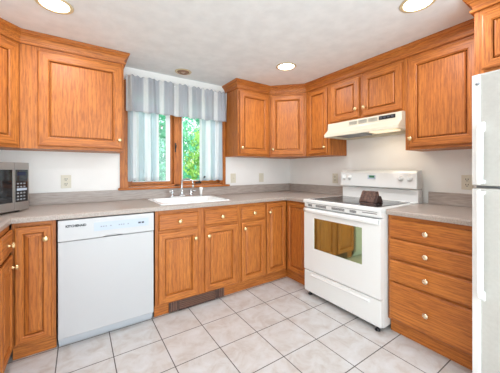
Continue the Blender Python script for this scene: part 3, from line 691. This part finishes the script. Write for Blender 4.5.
m = MB(); m.tube([(-2.168, -.072, 2.085), (-1.085, -.072, 2.085)], .006).tube([(-2.168, -.072, 2.085), (-2.168, -.0215, 2.085)], .005).tube([(-1.112, -.072, 2.085), (-1.112, -.0215, 2.085)], .005); m.build('curtain_rod', M_vinyl, c)
for nm, x0, x1, lab, sd_ in (('l', -2.140, -1.850, 'sheer pale blue cafe curtain hanging over the left half of the window', 11), ('r', -1.402, -1.118, 'sheer pale blue cafe curtain hanging over the right half of the window', 12)):
    c = thing('window_curtain', lab, 'curtain', (0, 0, 0), 0)
    solid(drape(x0, x1, 1.090 if nm == 'r' else 1.10, 1.86, -.042, .016, 3.4, sd_).build('cloth', M_curtain, c))
    m = MB(); m.tube([(x0-.004, -.042, 1.845), (x1+.01, -.042, 1.845)], .004); m.build('curtain_rod', M_vinyl, c)

# ------------------------------------------------------------------ trees outside
def leafmat(name, a, b_):
    m, nt, b = newmat(name); nt.nodes.remove(b); L = nt.links.new
    tc = N(nt, 'ShaderNodeTexCoord'); n = N(nt, 'ShaderNodeTexNoise', Scale=2.2, Detail=3.0); L(tc.outputs['Object'], n.inputs['Vector'])
    r = ramp(nt, [(.35, a), (.65, b_)]); L(n.outputs[0], r.inputs[0])
    d = N(nt, 'ShaderNodeBsdfDiffuse'); t = N(nt, 'ShaderNodeBsdfTranslucent'); L(r.outputs[0], d.inputs[0]); L(r.outputs[0], t.inputs[0])
    mx = N(nt, 'ShaderNodeMixShader'); mx.inputs[0].default_value = .45; L(d.outputs[0], mx.inputs[1]); L(t.outputs[0], mx.inputs[2]); L(mx.outputs[0], nt.nodes['Material Output'].inputs[0]); return m
def tree(label, x, y, h, rad, n, leaf, seed, mat, low=.6):
    rnd = random.Random(seed); c = thing('garden_tree', label, 'tree', (x, y, -.3))
    m = MB(); m.tube([(0, 0, 0), (.05, 0, h*.3), (-.04, .03, h*.6), (.02, 0, h*.9)], [.10, .08, .06, .02], 8)
    br = []
    for i in range(12):
        a = rnd.random()*6.28; z = h*(.2+.6*rnd.random()); r = rad*(.5+.4*rnd.random()); e = Vector((r*math.cos(a), r*math.sin(a), z+r*.5)); br.append(e)
        m.tube([(0, 0, z), e*.5+Vector((0, 0, z*.5+.03)), e], [.03, .02, .007], 6)
    m.build('trunk', noisy('bark', srgb(92, 80, 70), srgb(130, 116, 104), 12, .9), c)
    t = bmesh.new(); cl = []
    for i in range(60):
        while True:
            p = Vector((rnd.uniform(-1, 1), rnd.uniform(-1, 1), rnd.uniform(-1, 1)))
            if p.length < 1: break
        cl.append(Vector((p.x*rad, p.y*rad, low+(h-low)*(.5+.5*p.z))))
    for i in range(n):
        p = rnd.choice(cl)+Vector((rnd.gauss(0, .16), rnd.gauss(0, .16), rnd.gauss(0, .16)))
        s = leaf*(.6+.8*rnd.random()); R = Matrix.Rotation(rnd.random()*6.28, 3, 'Z')@Matrix.Rotation(rnd.random()*3.14, 3, 'X')@Matrix.Rotation(rnd.random()*6.28, 3, 'Y')
        q = [Vector((0, -s, 0)), Vector((s*.45, 0, .2*s)), Vector((0, s, 0)), Vector((-s*.45, 0, .2*s))]
        t.faces.new([t.verts.new(p+R@v) for v in q])
    me = bpy.data.meshes.new('foliage'); t.to_mesh(me); t.free(); me.materials.append(mat)
    o = bpy.data.objects.new('foliage', me); C.objects.link(o); o.parent = c
LA = leafmat('teal_leaves', srgb(70, 160, 128), srgb(140, 215, 180)); LB = leafmat('lime_leaves', srgb(120, 175, 80), srgb(200, 232, 140))
tree('dense blue-green tree outside, filling the left window pane', -1.25, 3.0, 3.2, 1.0, 9000, .055, 1, LA, .4)
tree('light yellow-green tree outside, seen low in the right window pane', 1.2, 5.6, 3.0, 1.15, 7000, .06, 2, LB, .2)
tree('tall distant blue-green tree outside, seen high in the right window pane', 3.4, 9.4, 5.6, 1.7, 6000, .075, 3, LA, .8)
# ------------------------------------------------------------------ repeats share a group
GR = {'base_cabinet': 'base cabinets along the walls', 'wall_cabinet': 'wall cabinets under the ceiling', 'corner_wall_cabinet': 'diagonal corner wall cabinets',
      'crown_molding': 'oak crown moldings', 'countertop': 'laminate countertops', 'wall_outlet': 'wall outlets', 'light_switch': 'light switches',
      'recessed_light': 'recessed ceiling lights', 'window_curtain': 'cafe curtains at the window', 'garden_tree': 'trees outside the window'}
for o in list(C.objects):
    k = o.name.split('.')[0]
    if o.parent is None and k in GR: o['group'] = GR[k]
